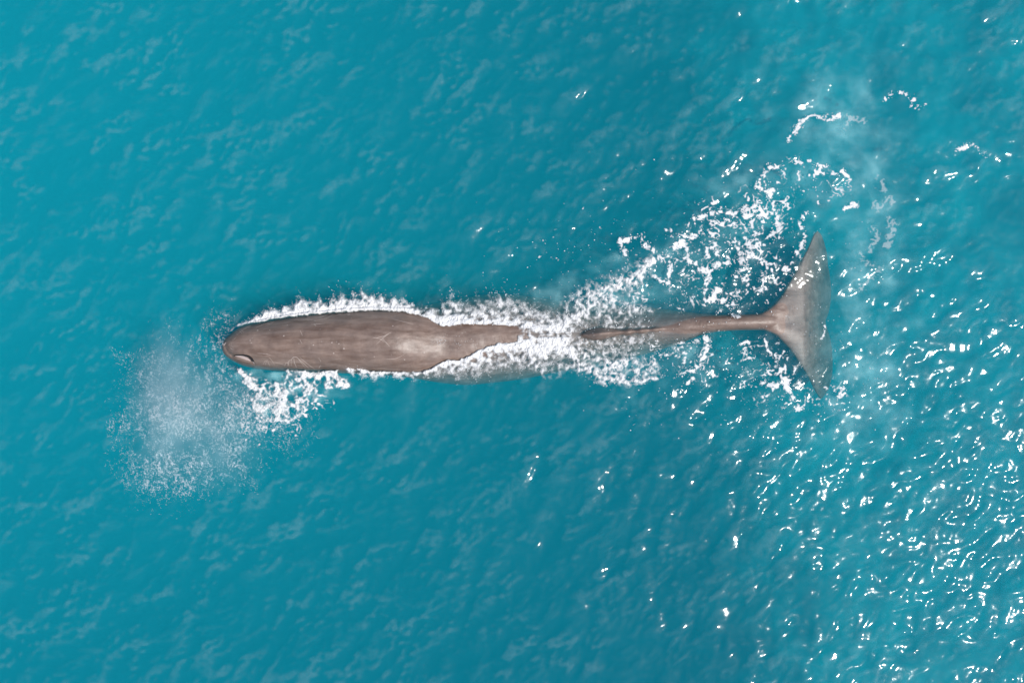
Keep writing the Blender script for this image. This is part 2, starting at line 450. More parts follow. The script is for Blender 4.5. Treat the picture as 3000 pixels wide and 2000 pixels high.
cov_net = np.where(net > .05, cut((.95 * th1 + .62 * th2 * brk) * (.35 + .9 * net) * brk, .26, .80), 0) * cut(net, .08, .35)
cov_wake = np.maximum.reduce([cov_wake, cov_scat, cov_net * .95])
cov_faint = np.where(faint > .02, cut(faint * 1.25 - .72 + fil, -.03, .25), 0) * .40
for c in (cov_bow, cov_churn):
    c[skin_in & (GX < 1516)] = 0
def soften(F, k):
    for _ in range(k):
        g_ = F.copy()
        g_[1:-1] = .25 * F[:-2] + .5 * F[1:-1] + .25 * F[2:]
        F = g_.copy()
        F[:, 1:-1] = .25 * g_[:, :-2] + .5 * g_[:, 1:-1] + .25 * g_[:, 2:]
    return F


_keep0 = (skin_in & (GX < 1516))
wash, cov_churn, cov_bow = soften(wash, 2), soften(cov_churn, 2), soften(cov_bow, 1)
for c in (wash, cov_churn, cov_bow):
    c[_keep0] = 0
hump_free = (GX > 1700) & (GX < 1960) & (np.abs(GY - f_dy(GX)) < np.interp(GX, [1690, 1740, 1800, 1960], [6, 19, 13, 6]))
cov_churn[hump_free] *= .12
wash[hump_free] *= .1
cover = np.clip(np.maximum.reduce([wash, cov_bow, cov_churn, cov_wake, cov_faint]), 0, 1).astype(np.float32)
for _ in range(1):
    _b = cover.copy()
    _b[1:-1] = .25 * cover[:-2] + .5 * cover[1:-1] + .25 * cover[2:]
    cover = _b.copy()
    cover[:, 1:-1] = .25 * _b[:, :-2] + .5 * _b[:, 1:-1] + .25 * _b[:, 2:]
cover[(cover < .02)] = 0
swell = np.clip(np.maximum(np.maximum(wash * .8, I * .8), np.clip(bowI, 0, 1.2) * .9), 0, 1.2)

# ------------------------------------------------------------------ sea surface heights
TN, TDX = 1024, 0.03
kx = np.fft.fftfreq(TN, TDX) * 2 * np.pi
KX, KY = np.meshgrid(kx, kx, indexing='ij')
K = np.hypot(KX, KY)
K[0, 0] = 1e9


def spectrum(lmin, lmax, slope, direction, spread, seed):
    r = np.random.default_rng(seed)
    lam = 2 * np.pi / K
    band = sstep(lmin * .8, lmin * 1.2, lam) * (1 - sstep(lmax * .8, lmax * 1.3, lam))
    th = np.arctan2(KY, KX) - direction
    D = spread + (1 - spread) * np.cos(th) ** 2
    A = band * D / K ** 2
    h = np.fft.ifft2(A * (r.normal(size=K.shape) + 1j * r.normal(size=K.shape))).real
    sx = np.gradient(h, TDX, axis=0)
    sy = np.gradient(h, TDX, axis=1)
    return h * slope / np.sqrt((sx ** 2 + sy ** 2).mean())


h_big = spectrum(.9, 4.5, .055, math.radians(118), .22, 1)
h_mid = spectrum(.26, .9, .115, math.radians(128), .22, 2)
h_fine = spectrum(.13, .30, .068, math.radians(122), .30, 3)
tx = (np.arange(TN) * TDX)
TX, TY = np.meshgrid(tx, tx, indexing='ij')
patch = .5 + .5 * np.clip(fbm(TX / 1.9, TY / 1.1, 3, 81) * 1.3, -1, 1)
patch2 = .5 + .5 * np.clip(fbm(TX / .6 + 4, TY / .42, 3, 84) * 1.3, -1, 1)
H_TILE = (h_big + h_mid * (.7 + .55 * patch) + h_fine * (.30 + .5 * patch + .85 * patch2)).astype(np.float32)


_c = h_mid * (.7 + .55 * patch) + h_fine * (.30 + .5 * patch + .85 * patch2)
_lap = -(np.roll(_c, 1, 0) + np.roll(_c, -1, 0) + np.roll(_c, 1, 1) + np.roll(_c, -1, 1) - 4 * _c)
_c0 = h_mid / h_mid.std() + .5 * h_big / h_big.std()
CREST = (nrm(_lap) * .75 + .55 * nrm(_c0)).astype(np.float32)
CREST = sstep(-.25, 2.3, CREST) * (.22 + .78 * sstep(.30, .72, .5 + .5 * np.clip(fbm(TX / 1.6 + 8, TY / .9, 4, 87) * 1.3, -1, 1)))  # mask for the pale reflection flecks painted into the water colour


def tile(x, y, F=None):
    F = H_TILE if F is None else F
    u = (x + 200 * TN * TDX) / TDX
    v = (y + 200 * TN * TDX) / TDX
    i = np.floor(u).astype(int)
    j = np.floor(v).astype(int)
    a = u - i
    b = v - j
    i0, i1, j0, j1 = i % TN, (i + 1) % TN, j % TN, (j + 1) % TN
    return (F[i0, j0] * (1 - a) * (1 - b) + F[i1, j0] * a * (1 - b)
            + F[i0, j1] * (1 - a) * b + F[i1, j1] * a * b)


def gsamp(F, px, py):
    u = np.clip((px - FX0) / FST, 0, len(gx) - 1.01)
    v = np.clip((py - FY0) / FST, 0, len(gy) - 1.01)
    i = u.astype(int)
    j = v.astype(int)
    a = u - i
    b = v - j
    r = F[i, j] * (1 - a) * (1 - b) + F[i + 1, j] * a * (1 - b) + F[i, j + 1] * (1 - a) * b + F[i + 1, j + 1] * a * b
    ok = (px >= FX0) & (px < FX1) & (py >= FY0) & (py < FY1)
    return np.where(ok, r, 0)


def water_h(x, y):
    px = x / MPP + 1500
    py = 1000 - y / MPP
    h = tile(x, y)
    # calm the chop against the whale's back
    c = np.clip(px, 640, 2420)
    dy = np.abs(py - f_yc(np.clip(c, bx[0], bx[-1])))
    dx = np.abs(px - c)
    near = np.exp(-(np.hypot(dx * .8, np.maximum(dy - 60, 0)) / 60.0) ** 2)
    h = h * (1 - .86 * near) - .012 * near
    # ring ripples pushed ahead of the blunt nose
    r = np.hypot(px - 730, (py - 1015) * 1.0)
    ang = np.arctan2(py - 1015, -(px - 730))
    g = np.exp(-((r - 150) / 75.0) ** 2) * np.exp(-(ang / 1.15) ** 2) * (px < 800)
    h = h + .006 * g * np.sin(2 * np.pi * (r + 7 * perlin(px / 50, py / 50, 91)) / 19.0)
    h = h + .020 * np.exp(-((r - 88) / 10.0) ** 2) * np.exp(-(ang / 1.0) ** 2) * (px < 740)
    # boils and eddies in the wake
    wk = np.exp(-((px - 2150) / 330.0) ** 2 - ((py - 780) / 260.0) ** 2)
    h = h + .022 * wk * fbm(px / 55, py / 55, 3, 93)
    h = h + .035 * gsamp(swell, px, py)
    return h


# ------------------------------------------------------------------ materials
def new_mat(name):
    m = bpy.data.materials.new(name)
    m.use_nodes = True
    m.node_tree.nodes.clear()
    return m, m.node_tree.nodes, m.node_tree.links


def nd(ns, t, **kw):
    n = ns.new(t)
    for k, v in kw.items():
        if k in n.inputs:
            n.inputs[k].default_value = v
        else:
            setattr(n, k, v)
    return n


def mat_water():
    m, n, l = new_mat('sea_water')
    out = nd(n, 'ShaderNodeOutputMaterial')
    tc = nd(n, 'ShaderNodeTexCoord')
    n1 = nd(n, 'ShaderNodeTexNoise', Scale=13.0, Detail=.6, Roughness=.5, Distortion=.4)
    n2 = nd(n, 'ShaderNodeTexNoise', Scale=.55, Detail=4.0, Roughness=.6, Distortion=.5)
    l.new(tc.outputs['Object'], n1.inputs['Vector'])
    l.new(tc.outputs['Object'], n2.inputs['Vector'])
    rough = nd(n, 'ShaderNodeMapRange')
    rough.inputs['From Min'].default_value = .35
    rough.inputs['From Max'].default_value = .65
    rough.inputs['To Min'].default_value = .022
    rough.inputs['To Max'].default_value = .045
    l.new(n2.outputs['Fac'], rough.inputs['Value'])
    bs = nd(n, 'ShaderNodeMapRange')
    bs.inputs['From Min'].default_value = .35
    bs.inputs['From Max'].default_value = .65
    bs.inputs['To Min'].default_value = .05
    bs.inputs['To Max'].default_value = .22
    l.new(n2.outputs['Fac'], bs.inputs['Value'])
    bump = nd(n, 'ShaderNodeBump', Distance=.012)
    l.new(bs.outputs[0], bump.inputs['Strength'])
    l.new(n1.outputs['Fac'], bump.inputs['Height'])
    fr = nd(n, 'ShaderNodeFresnel', IOR=1.333)
    gl = nd(n, 'ShaderNodeBsdfGlossy')
    l.new(rough.outputs[0], gl.inputs['Roughness'])
    l.new(bump.outputs[0], gl.inputs['Normal'])
    tr = nd(n, 'ShaderNodeBsdfTransparent')
    mx = nd(n, 'ShaderNodeMixShader')
    geo = nd(n, 'ShaderNodeNewGeometry')
    inv = nd(n, 'ShaderNodeMath', operation='SUBTRACT')
    inv.inputs[0].default_value = 1.0
    l.new(geo.outputs['Backfacing'], inv.inputs[1])
    ff = nd(n, 'ShaderNodeMath', operation='MULTIPLY')
    l.new(fr.outputs[0], ff.inputs[0])
    l.new(inv.outputs[0], ff.inputs[1])
    l.new(ff.outputs[0], mx.inputs[0])
    gs = nd(n, 'ShaderNodeBsdfGlossy', Roughness=.135)
    l.new(bump.outputs[0], gs.inputs['Normal'])
    mg = nd(n, 'ShaderNodeMixShader')
    mg.inputs[0].default_value = .15
    l.new(gl.outputs[0], mg.inputs[1])
    l.new(gs.outputs[0], mg.inputs[2])
    l.new(tr.outputs[0], mx.inputs[1])
    l.new(mg.outputs[0], mx.inputs[2])
    # sky reflections on the ripples, painted as pale diffuse flecks along the crests
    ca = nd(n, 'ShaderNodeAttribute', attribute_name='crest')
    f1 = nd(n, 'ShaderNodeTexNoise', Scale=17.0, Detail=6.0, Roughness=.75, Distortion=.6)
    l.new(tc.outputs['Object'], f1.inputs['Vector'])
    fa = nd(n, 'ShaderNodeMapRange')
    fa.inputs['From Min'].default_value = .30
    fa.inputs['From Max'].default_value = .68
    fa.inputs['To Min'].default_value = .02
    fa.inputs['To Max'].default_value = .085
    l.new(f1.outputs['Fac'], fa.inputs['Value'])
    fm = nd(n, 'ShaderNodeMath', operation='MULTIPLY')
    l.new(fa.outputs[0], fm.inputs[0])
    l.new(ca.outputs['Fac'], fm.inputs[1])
    tb = nd(n, 'ShaderNodeBsdfDiffuse', Color=(.004, .40, .52, 1))
    l.new(bump.outputs[0], tb.inputs['Normal'])
    mt = nd(n, 'ShaderNodeMixShader')
    mt.inputs[0].default_value = .05
    l.new(tr.outputs[0], mt.inputs[1])
    l.new(tb.outputs[0], mt.inputs[2])
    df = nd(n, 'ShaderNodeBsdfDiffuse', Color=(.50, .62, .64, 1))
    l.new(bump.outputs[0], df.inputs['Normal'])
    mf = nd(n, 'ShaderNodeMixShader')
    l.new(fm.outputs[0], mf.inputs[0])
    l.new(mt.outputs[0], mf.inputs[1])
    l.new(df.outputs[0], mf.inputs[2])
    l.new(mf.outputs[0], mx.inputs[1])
    l.new(mx.outputs[0], out.inputs['Surface'])
    # body of water: scattering + absorption per metre
    sc = np.array([.002, .139, .160]); ab = np.array([.60, .232, .172])
    ds, da = float(sc.max()), float(ab.max())
    vs_ = nd(n, 'ShaderNodeVolumeScatter', Density=ds, Anisotropy=-.36)
    vs_.inputs['Color'].default_value = (*(sc / ds), 1)
    va = nd(n, 'ShaderNodeVolumeAbsorption', Density=da)
    va.inputs['Color'].default_value = (*(1 - ab / da), 1)
    ad = nd(n, 'ShaderNodeAddShader')
    l.new(vs_.outputs[0], ad.inputs[0])
    l.new(va.outputs[0], ad.inputs[1])
    l.new(ad.outputs[0], out.inputs['Volume'])
    return m


def mat_foam(name, white=(.66, .66, .66), nscale=70.0, rag=.22, amax=1.0):
    m, n, l = new_mat(name)
    out = nd(n, 'ShaderNodeOutputMaterial')
    at = nd(n, 'ShaderNodeAttribute', attribute_name='cover')
    tc = nd(n, 'ShaderNodeTexCoord')
    no = nd(n, 'ShaderNodeTexNoise', Scale=nscale, Detail=3.0, Roughness=.6)
    l.new(tc.outputs['Object'], no.inputs['Vector'])
    sub = nd(n, 'ShaderNodeMath', operation='MULTIPLY_ADD')
    l.new(no.outputs['Fac'], sub.inputs[0])
    sub.inputs[1].default_value = rag * 2
    sub.inputs[2].default_value = -rag
    add = nd(n, 'ShaderNodeMath', operation='ADD')
    l.new(at.outputs['Fac'], add.inputs[0])
    # noise only bites where cover is partial
    par = nd(n, 'ShaderNodeMath', operation='MULTIPLY')
    l.new(sub.outputs[0], par.inputs[0])
    l.new(at.outputs['Fac'], par.inputs[1])
    l.new(par.outputs[0], add.inputs[1])
    mr = nd(n, 'ShaderNodeMapRange', interpolation_type='SMOOTHSTEP')
    mr.inputs['From Min'].default_value = .08
    mr.inputs['From Max'].default_value = .95
    mr.inputs['To Max'].default_value = amax
    l.new(add.outputs[0], mr.inputs['Value'])
    bump = nd(n, 'ShaderNodeBump', Strength=.5, Distance=.01)
    l.new(no.outputs['Fac'], bump.inputs['Height'])
    df = nd(n, 'ShaderNodeBsdfDiffuse', Color=(*white, 1))
    l.new(bump.outputs[0], df.inputs['Normal'])
    tr = nd(n, 'ShaderNodeBsdfTransparent')
    mx = nd(n, 'ShaderNodeMixShader')
    l.new(mr.outputs[0], mx.inputs[0])
    l.new(tr.outputs[0], mx.inputs[1])
    l.new(df.outputs[0], mx.inputs[2])
    l.new(mx.outputs[0], out.inputs['Surface'])
    return m


def mat_simple(name, col, rough=.5, spec=.5):
    m, n, l = new_mat(name)
    out = nd(n, 'ShaderNodeOutputMaterial')
    p = nd(n, 'ShaderNodeBsdfPrincipled', Roughness=rough)
    p.inputs['Base Color'].default_value = (*col, 1)
    p.inputs['Specular IOR Level'].default_value = spec
    tc = nd(n, 'ShaderNodeTexCoord')
    no = nd(n, 'ShaderNodeTexNoise', Scale=60.0, Detail=2.0)
    l.new(tc.outputs['Object'], no.inputs['Vector'])
    mixc = nd(n, 'ShaderNodeMix', data_type='RGBA')
    mixc.inputs[6].default_value = (*[c * .8 for c in col], 1)
    mixc.inputs[7].default_value = (*[min(1, c * 1.12) for c in col], 1)
    l.new(no.outputs['Fac'], mixc.inputs[0])
    l.new(mixc.outputs[2], p.inputs['Base Color'])
    l.new(p.outputs[0], out.inputs['Surface'])
    return m


def mat_skin():
    m, n, l = new_mat('whale_skin')
    out = nd(n, 'ShaderNodeOutputMaterial')
    tc = nd(n, 'ShaderNodeTexCoord')
    mp = nd(n, 'ShaderNodeMapping')
    mp.inputs['Scale'].default_value = (.55, 3.2, 3.2)
    l.new(tc.outputs['Object'], mp.inputs['Vector'])
    streak = nd(n, 'ShaderNodeTexNoise', Scale=2.6, Detail=6.0, Roughness=.62, Distortion=.4)
    l.new(mp.outputs[0], streak.inputs['Vector'])
    mott = nd(n, 'ShaderNodeTexNoise', Scale=3.2, Detail=7.0, Roughness=.68)
    l.new(tc.outputs['Object'], mott.inputs['Vector'])
    r1 = nd(n, 'ShaderNodeValToRGB')
    r1.color_ramp.elements[0].position = .30
    r1.color_ramp.elements[0].color = (.116, .070, .050, 1)
    r1.color_ramp.elements[1].position = .72
    r1.color_ramp.elements[1].color = (.246, .180, .147, 1)
    l.new(streak.outputs['Fac'], r1.inputs[0])
    mx = nd(n, 'ShaderNodeMix', data_type='RGBA', blend_type='MULTIPLY')
    mx.inputs[0].default_value = 1.0
    r2 = nd(n, 'ShaderNodeValToRGB')
    r2.color_ramp.elements[0].position = .32
    r2.color_ramp.elements[0].color = (.76, .76, .78, 1)
    r2.color_ramp.elements[1].position = .70
    r2.color_ramp.elements[1].color = (1.18, 1.17, 1.16, 1)
    l.new(mott.outputs['Fac'], r2.inputs[0])
    l.new(r1.outputs[0], mx.inputs[6])
    l.new(r2.outputs[0], mx.inputs[7])
    # tiny pale pocks
    vo = nd(n, 'ShaderNodeTexVoronoi', Scale=5.5)
    l.new(tc.outputs['Object'], vo.inputs['Vector'])
    lt = nd(n, 'ShaderNodeMapRange')
    lt.inputs['From Min'].default_value = .045
    lt.inputs['From Max'].default_value = .09
    lt.inputs['To Min'].default_value = .38
    lt.inputs['To Max'].default_value = 0
    l.new(vo.outputs['Distance'], lt.inputs['Value'])
    mx2 = nd(n, 'ShaderNodeMix', data_type='RGBA')
    mx2.inputs[7].default_value = (.34, .29, .26, 1)
    l.new(lt.outputs[0], mx2.inputs[0])
    l.new(mx.outputs[2], mx2.inputs[6])
    # wrinkled hide: long ripples and fine grain
    mp2 = nd(n, 'ShaderNodeMapping')
    mp2.inputs['Rotation'].default_value = (0, 0, math.radians(28))
    mp2.inputs['Scale'].default_value = (4.0, 1.2, 3.0)
    l.new(tc.outputs['Object'], mp2.inputs['Vector'])
    wr = nd(n, 'ShaderNodeTexNoise', Scale=1.7, Detail=4.0, Roughness=.55, Distortion=.8)
    l.new(mp2.outputs[0], wr.inputs['Vector'])
    gr = nd(n, 'ShaderNodeTexNoise', Scale=38.0, Detail=4.0, Roughness=.6)
    l.new(tc.outputs['Object'], gr.inputs['Vector'])
    b1 = nd(n, 'ShaderNodeBump', Strength=.22, Distance=.03)
    l.new(wr.outputs['Fac'], b1.inputs['Height'])
    b2 = nd(n, 'ShaderNodeBump', Strength=.45, Distance=.008)
    l.new(gr.outputs['Fac'], b2.inputs['Height'])
    l.new(b1.outputs[0], b2.inputs['Normal'])
    p = nd(n, 'ShaderNodeBsdfPrincipled', Roughness=.42)
    p.inputs['Specular IOR Level'].default_value = .55
    p.inputs['Coat Weight'].default_value = .14
    p.inputs['Coat Roughness'].default_value = .34
    rr = nd(n, 'ShaderNodeMapRange')
    rr.inputs['To Min'].default_value = .38
    rr.inputs['To Max'].default_value = .62
    l.new(mott.outputs['Fac'], rr.inputs['Value'])
    l.new(rr.outputs[0], p.inputs['Roughness'])
    l.new(mx2.outputs[2], p.inputs['Base Color'])
    l.new(b2.outputs[0], p.inputs['Normal'])
    l.new(p.outputs[0], out.inputs['Surface'])
    return m


M_water = mat_water()
M_foam = mat_foam('foam')
M_haze = mat_foam('bubble_milk', (.45, .78, .80), 6.0, .35, .55)
M_deep = mat_foam('deep_brightening', (.06, .80, .78), 2.0, .12, .5)
M_drop = mat_simple('droplet_white', (.86, .88, .88), .25, .5)
M_skin = mat_skin()
M_scar = mat_simple('scar_pale', (.44, .37, .33), .5, .3)
M_pink = mat_simple('blowhole_pink', (.55, .42, .38), .35, .5)
M_dark = mat_simple('blowhole_dark', (.016, .012, .012), .5, .3)

# ------------------------------------------------------------------ the sea: one closed body of water
fx = np.arange(-13.2, 13.2001, TDX)
fy = np.arange(-9.3, 9.3001, TDX)
ext = np.cumsum(.06 * 1.32 ** np.arange(30))
ext = ext[ext < 700]
cx = np.concatenate([(-13.2 - ext)[::-1], fx, 13.2 + ext])
cy = np.concatenate([(-9.3 - ext)[::-1], fy, 9.3 + ext])
CX, CY = np.meshgrid(cx, cy, indexing='ij')
CZ = water_h(CX, CY)
far = sstep(15, 60, np.maximum(np.abs(CX), np.abs(CY)))
CZ = CZ * (1 - far)
nx, ny = CX.shape
V = np.stack([CX, CY, CZ], -1).reshape(-1, 3)
idx = np.arange(nx * ny).reshape(nx, ny)
Q = np.stack([idx[:-1, :-1], idx[1:, :-1], idx[1:, 1:], idx[:-1, 1:]], -1).reshape(-1, 4)
# sides and bottom close the volume
ring = np.concatenate([idx[:, 0], idx[-1, 1:], idx[-2::-1, -1], idx[0, -2:0:-1]])
base = V[ring].copy()
base[:, 2] = -40
nb = len(V)
V = np.concatenate([V, base, [[0, 0, -40]]])
r0 = ring
r1_ = np.roll(ring, -1)
bi = nb + np.arange(len(ring))
bj = np.roll(bi, -1)
side = np.stack([r0, bi, bj, r1_], -1)
ctr = np.full(len(ring), nb + len(ring))
# bottom as quads made of pairs of triangles
k2 = len(ring) // 2 * 2
bot = np.stack([ctr[:k2:2], bi[2:k2 + 2:2] if len(bi) > k2 else np.append(bi[2:k2:2], bi[0]), bi[1:k2:2], bi[0:k2:2]], -1)
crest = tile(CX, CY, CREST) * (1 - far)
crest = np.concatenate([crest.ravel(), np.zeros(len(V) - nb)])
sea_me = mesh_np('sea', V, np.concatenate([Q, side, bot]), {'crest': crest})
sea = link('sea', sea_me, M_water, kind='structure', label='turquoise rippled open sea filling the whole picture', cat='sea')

# ------------------------------------------------------------------ sperm whale
whale = bpy.data.objects.new('sperm_whale', None)
COL.objects.link(whale)
whale.location = (P2W(1100, 1000)[0], P2W(1100, 1000)[1], 0)
whale['label'] = 'grey-brown sperm whale swimming left at the surface, back and head above water'
whale['category'] = 'whale'


def whale_body():
    xs = np.concatenate([np.linspace(641, 700, 40), np.linspace(702, 2350, 420)])
    na = 96
    th = np.linspace(0, 2 * np.pi, na, endpoint=False)
    ct, st = np.cos(th), np.sin(th)
    ex = f_ex(xs)[:, None]
    ux = np.sign(ct)[None] * np.abs(ct)[None] ** (2 / ex)
    pz = 1 / np.clip(ex, 1, 2.15) ** .93
    uz = np.sign(st)[None] * np.clip(1 - np.abs(ux) ** ex, 0, 1) ** pz
    X = np.repeat(xs[:, None], na, 1)
    Y = f_yc(xs)[:, None] + f_w(xs)[:, None] * ux
    hh = f_hh(xs)[:, None]
    Z = f_top(xs)[:, None] - hh + hh * uz * np.where(uz < 0, .9, 1)
    wx, wy = P2W(X, Y)
    v = np.stack([wx, wy, Z], -1).reshape(-1, 3)
    n = len(xs)
    i = np.arange(n * na).reshape(n, na)
    j = np.roll(i, -1, 1)
    f = np.stack([i[:-1], i[1:], j[1:], j[:-1]], -1).reshape(-1, 4)
    caps = []
    for k in (0, n - 1):
        c = len(v)
        v = np.concatenate([v, v[i[k]].mean(0, keepdims=True)])
        for a in range(0, na, 2):
            q = [c, i[k, a], i[k, a + 1], i[k, (a + 2) % na]]
            caps.append(q if k else q[::-1])
    f = np.concatenate([f, np.array(caps)])
    # tail flukes: a swept pair of blades, pitched down towards the trailing edge
    yy = np.array([677, 684, 695, 733, 778, 824, 865, 894, 919, 942, 965, 977, 998, 1023, 1060, 1097, 1130, 1150, 1168])
    ld = np.array([2393, 2386, 2381, 2364, 2339, 2314, 2290, 2265, 2228, 2190, 2236, 2265, 2290, 2314, 2339, 2364, 2381, 2391, 2403])
    trl = np.array([2396, 2404, 2409, 2420, 2425, 2432, 2433, 2430, 2424, 2416, 2422, 2426, 2432, 2436, 2438, 2437, 2430, 2421, 2406])
    fl, ft = curve(yy, ld), curve(yy, trl)
    ys = np.linspace(677, 1168, 150)
    cs = np.linspace(0, 1, 40)
    C = cs[None]
    YY = np.repeat(ys[:, None], 40, 1)
    lead = fl(ys)[:, None]
    trail = ft(ys)[:, None]
    XX = lead + C * (trail - lead)
    v1 = np.abs(YY - 942) / 250
    zc = -.12 - .10 * np.clip((XX - 2290) / 60, -.3, 1) - .95 * np.clip((XX - 2350) / 82, 0, 1.1) ** 1.2 + .22 * v1 ** 2 * np.clip((XX - 2330) / 60, 0, 1) - np.where(YY > 942, .46 * v1 ** 2, 0)
    zc = zc - .10 * np.exp(-((YY - 942) / 40) ** 2) * C
    thick = (.034 + .075 * np.sqrt(np.clip(C, 0, 1)) * (1 - C) ** .8 * 1.6) * (1.0 + .8 * np.exp(-((YY - 942) / 60) ** 2)) * np.clip((1 - v1 ** 4 * .55), .3, 1)
    fxw, fyw = P2W(XX, YY)
    fxw, fyw = fxw * (CAM_H - zc) / CAM_H, fyw * (CAM_H - zc) / CAM_H
    top = np.stack([fxw, fyw, zc + thick], -1).reshape(-1, 3)
    bot_ = np.stack([fxw, fyw, zc - thick], -1).reshape(-1, 3)
    o = len(v)
    a = np.arange(150 * 40).reshape(150, 40)
    tq = np.stack([a[:-1, :-1], a[:-1, 1:], a[1:, 1:], a[1:, :-1]], -1).reshape(-1, 4)
    bq = tq[:, ::-1] + 6000
    rim = np.concatenate([a[:, 0], a[-1, 1:], a[-2::-1, -1], a[0, -2:0:-1]])
    rj = np.roll(rim, -1)
    rq = np.stack([rim, rj, rj + 6000, rim + 6000], -1)
    v = np.concatenate([v, top, bot_])
    f = np.concatenate([f, np.concatenate([tq, bq, rq]) + o])
    # dorsal hump and the knuckles behind it
    dxs = np.linspace(1692, 1958, 120)
    w = np.linspace(-1.5, 1.5, 25)
    DX = np.repeat(dxs[:, None], 25, 1)
    DY = f_dy(dxs)[:, None] + 17 * w[None]
    dz = f_dh(dxs)[:, None] - .27 * np.abs(w[None]) ** 1.3
    hx, hy = P2W(DX, DY)
    t1 = np.stack([hx, hy, dz], -1).reshape(-1, 3)
    t2 = np.stack([hx, hy, np.full_like(dz, -.6)], -1).reshape(-1, 3)
    o = len(v)
    a = np.arange(120 * 25).reshape(120, 25)
    tq = np.stack([a[:-1, :-1], a[:-1, 1:], a[1:, 1:], a[1:, :-1]], -1).reshape(-1, 4)
    rim = np.concatenate([a[:, 0], a[-1, 1:], a[-2::-1, -1], a[0, -2:0:-1]])
    rj = np.roll(rim, -1)
    rq = np.stack([rim, rj, rj + 3000, rim + 3000], -1)
    v = np.concatenate([v, t1, t2])
    f = np.concatenate([f, np.concatenate([tq, tq[:, ::-1] + 3000, rq]) + o])
    me = mesh_np('raw', v, f)
    import bmesh
    bm = bmesh.new()
    bm.from_mesh(me)
    bmesh.ops.recalc_face_normals(bm, faces=bm.faces)
    bm.to_mesh(me)
    bm.free()
    ob = bpy.data.objects.new('raw', me)
    COL.objects.link(ob)
    rm = ob.modifiers.new('r', 'REMESH')
    rm.mode = 'VOXEL'
    rm.voxel_size = .019
    sm = ob.modifiers.new('s', 'SMOOTH')
    sm.iterations = 6
    sm.factor = .5
    dg = bpy.context.evaluated_depsgraph_get()
    res = bpy.data.meshes.new_from_object(ob.evaluated_get(dg))
    bpy.data.objects.remove(ob, do_unlink=True)
    return res


BLOW = [(683, 1041), (697, 1043), (712, 1044), (725, 1047), (737, 1053), (746, 1062)]


def seg_dist(px, py, pts):
    d = np.full(px.shape, 1e9)
    pts = np.asarray(pts, float)
    for a, b in zip(pts[:-1], pts[1:]):
        e = b - a
        t = np.clip(((px - a[0]) * e[0] + (py - a[1]) * e[1]) / (e @ e), 0, 1)
        d = np.minimum(d, np.hypot(px - a[0] - t * e[0], py - a[1] - t * e[1]))
    return d


body_me = whale_body()
nv = len(body_me.vertices)
co = np.empty(nv * 3, np.float32)
body_me.vertices.foreach_get('co', co)
co = co.reshape(-1, 3)
bpx = co[:, 0] / MPP + 1500
bpy_ = 1000 - co[:, 1] / MPP
topside = co[:, 2] > f_top(np.clip(bpx, bx[0], bx[-1])) - f_hh(np.clip(bpx, bx[0], bx[-1]))
# folds sculpted into the hide
dzz = np.zeros(nv)
dzz -= .035 * np.exp(-(seg_dist(bpx, bpy_, BLOW) / 5.0) ** 2)
dzz += .022 * np.exp(-(seg_dist(bpx, bpy_, [(695, 1030), (715, 1032), (740, 1038), (790, 1040)]) / 9.0) ** 2)
dzz -= .020 * np.exp(-(seg_dist(bpx, bpy_, [(664, 1010), (668, 1022), (676, 1034), (684, 1040)]) / 5.0) ** 2)
dzz -= .014 * np.exp(-(seg_dist(bpx, bpy_, [(925, 1018), (970, 1019), (1010, 1024)]) / 4.0) ** 2)
dzz -= .012 * np.exp(-(seg_dist(bpx, bpy_, [(745, 1040), (800, 1038), (860, 1040)]) / 6.0) ** 2)
# soft rolls over the nape and shallow wrinkles on the tail stock
dzz += .006 * perlin(bpx / 26 - bpy_ / 30, bpy_ / 55, 121) * sstep(1230, 1330, bpx) * (1 - sstep(1600, 1700, bpx))
dzz += .0045 * np.sin(bpx * .62 + 5.0 * perlin(bpx / 17, bpy_ / 11, 122)) * (.5 + perlin(bpx / 12, bpy_ / 8, 124)) * np.exp(-((bpx - 2050) / 38) ** 2)
dzz += .006 * fbm(bpx / 40, bpy_ / 18, 3, 123)
co[:, 2] += np.where(topside & (bpx < 2300), dzz, 0)
co -= np.array(whale.location, np.float32)
body_me.vertices.foreach_set('co', co.ravel())
body_me.polygons.foreach_set('use_smooth', np.ones(len(body_me.polygons), bool))
body_me.update()
body_me.materials.clear()
body = link('body', body_me, M_skin, whale)

from mathutils.bvhtree import BVHTree
bvh = BVHTree.FromObject(body, bpy.context.evaluated_depsgraph_get())
WL = np.array(whale.location)


def on_skin(px, py):
    """point of the hide that shows at this place of the plane (world metres), found by casting towards the drone's plane"""
    x, y = P2W(px, py)
    for _ in range(3):
        h = bvh.ray_cast(Vector((x - WL[0], y - WL[1], 5)), Vector((0, 0, -1)))
        if h[0] is None:
            return None
        z = h[0].z
        x0, y0 = P2W(px, py)
        x, y = x0 * (CAM_H - z) / CAM_H, y0 * (CAM_H - z) / CAM_H
    return Vector((x - WL[0], y - WL[1], z))


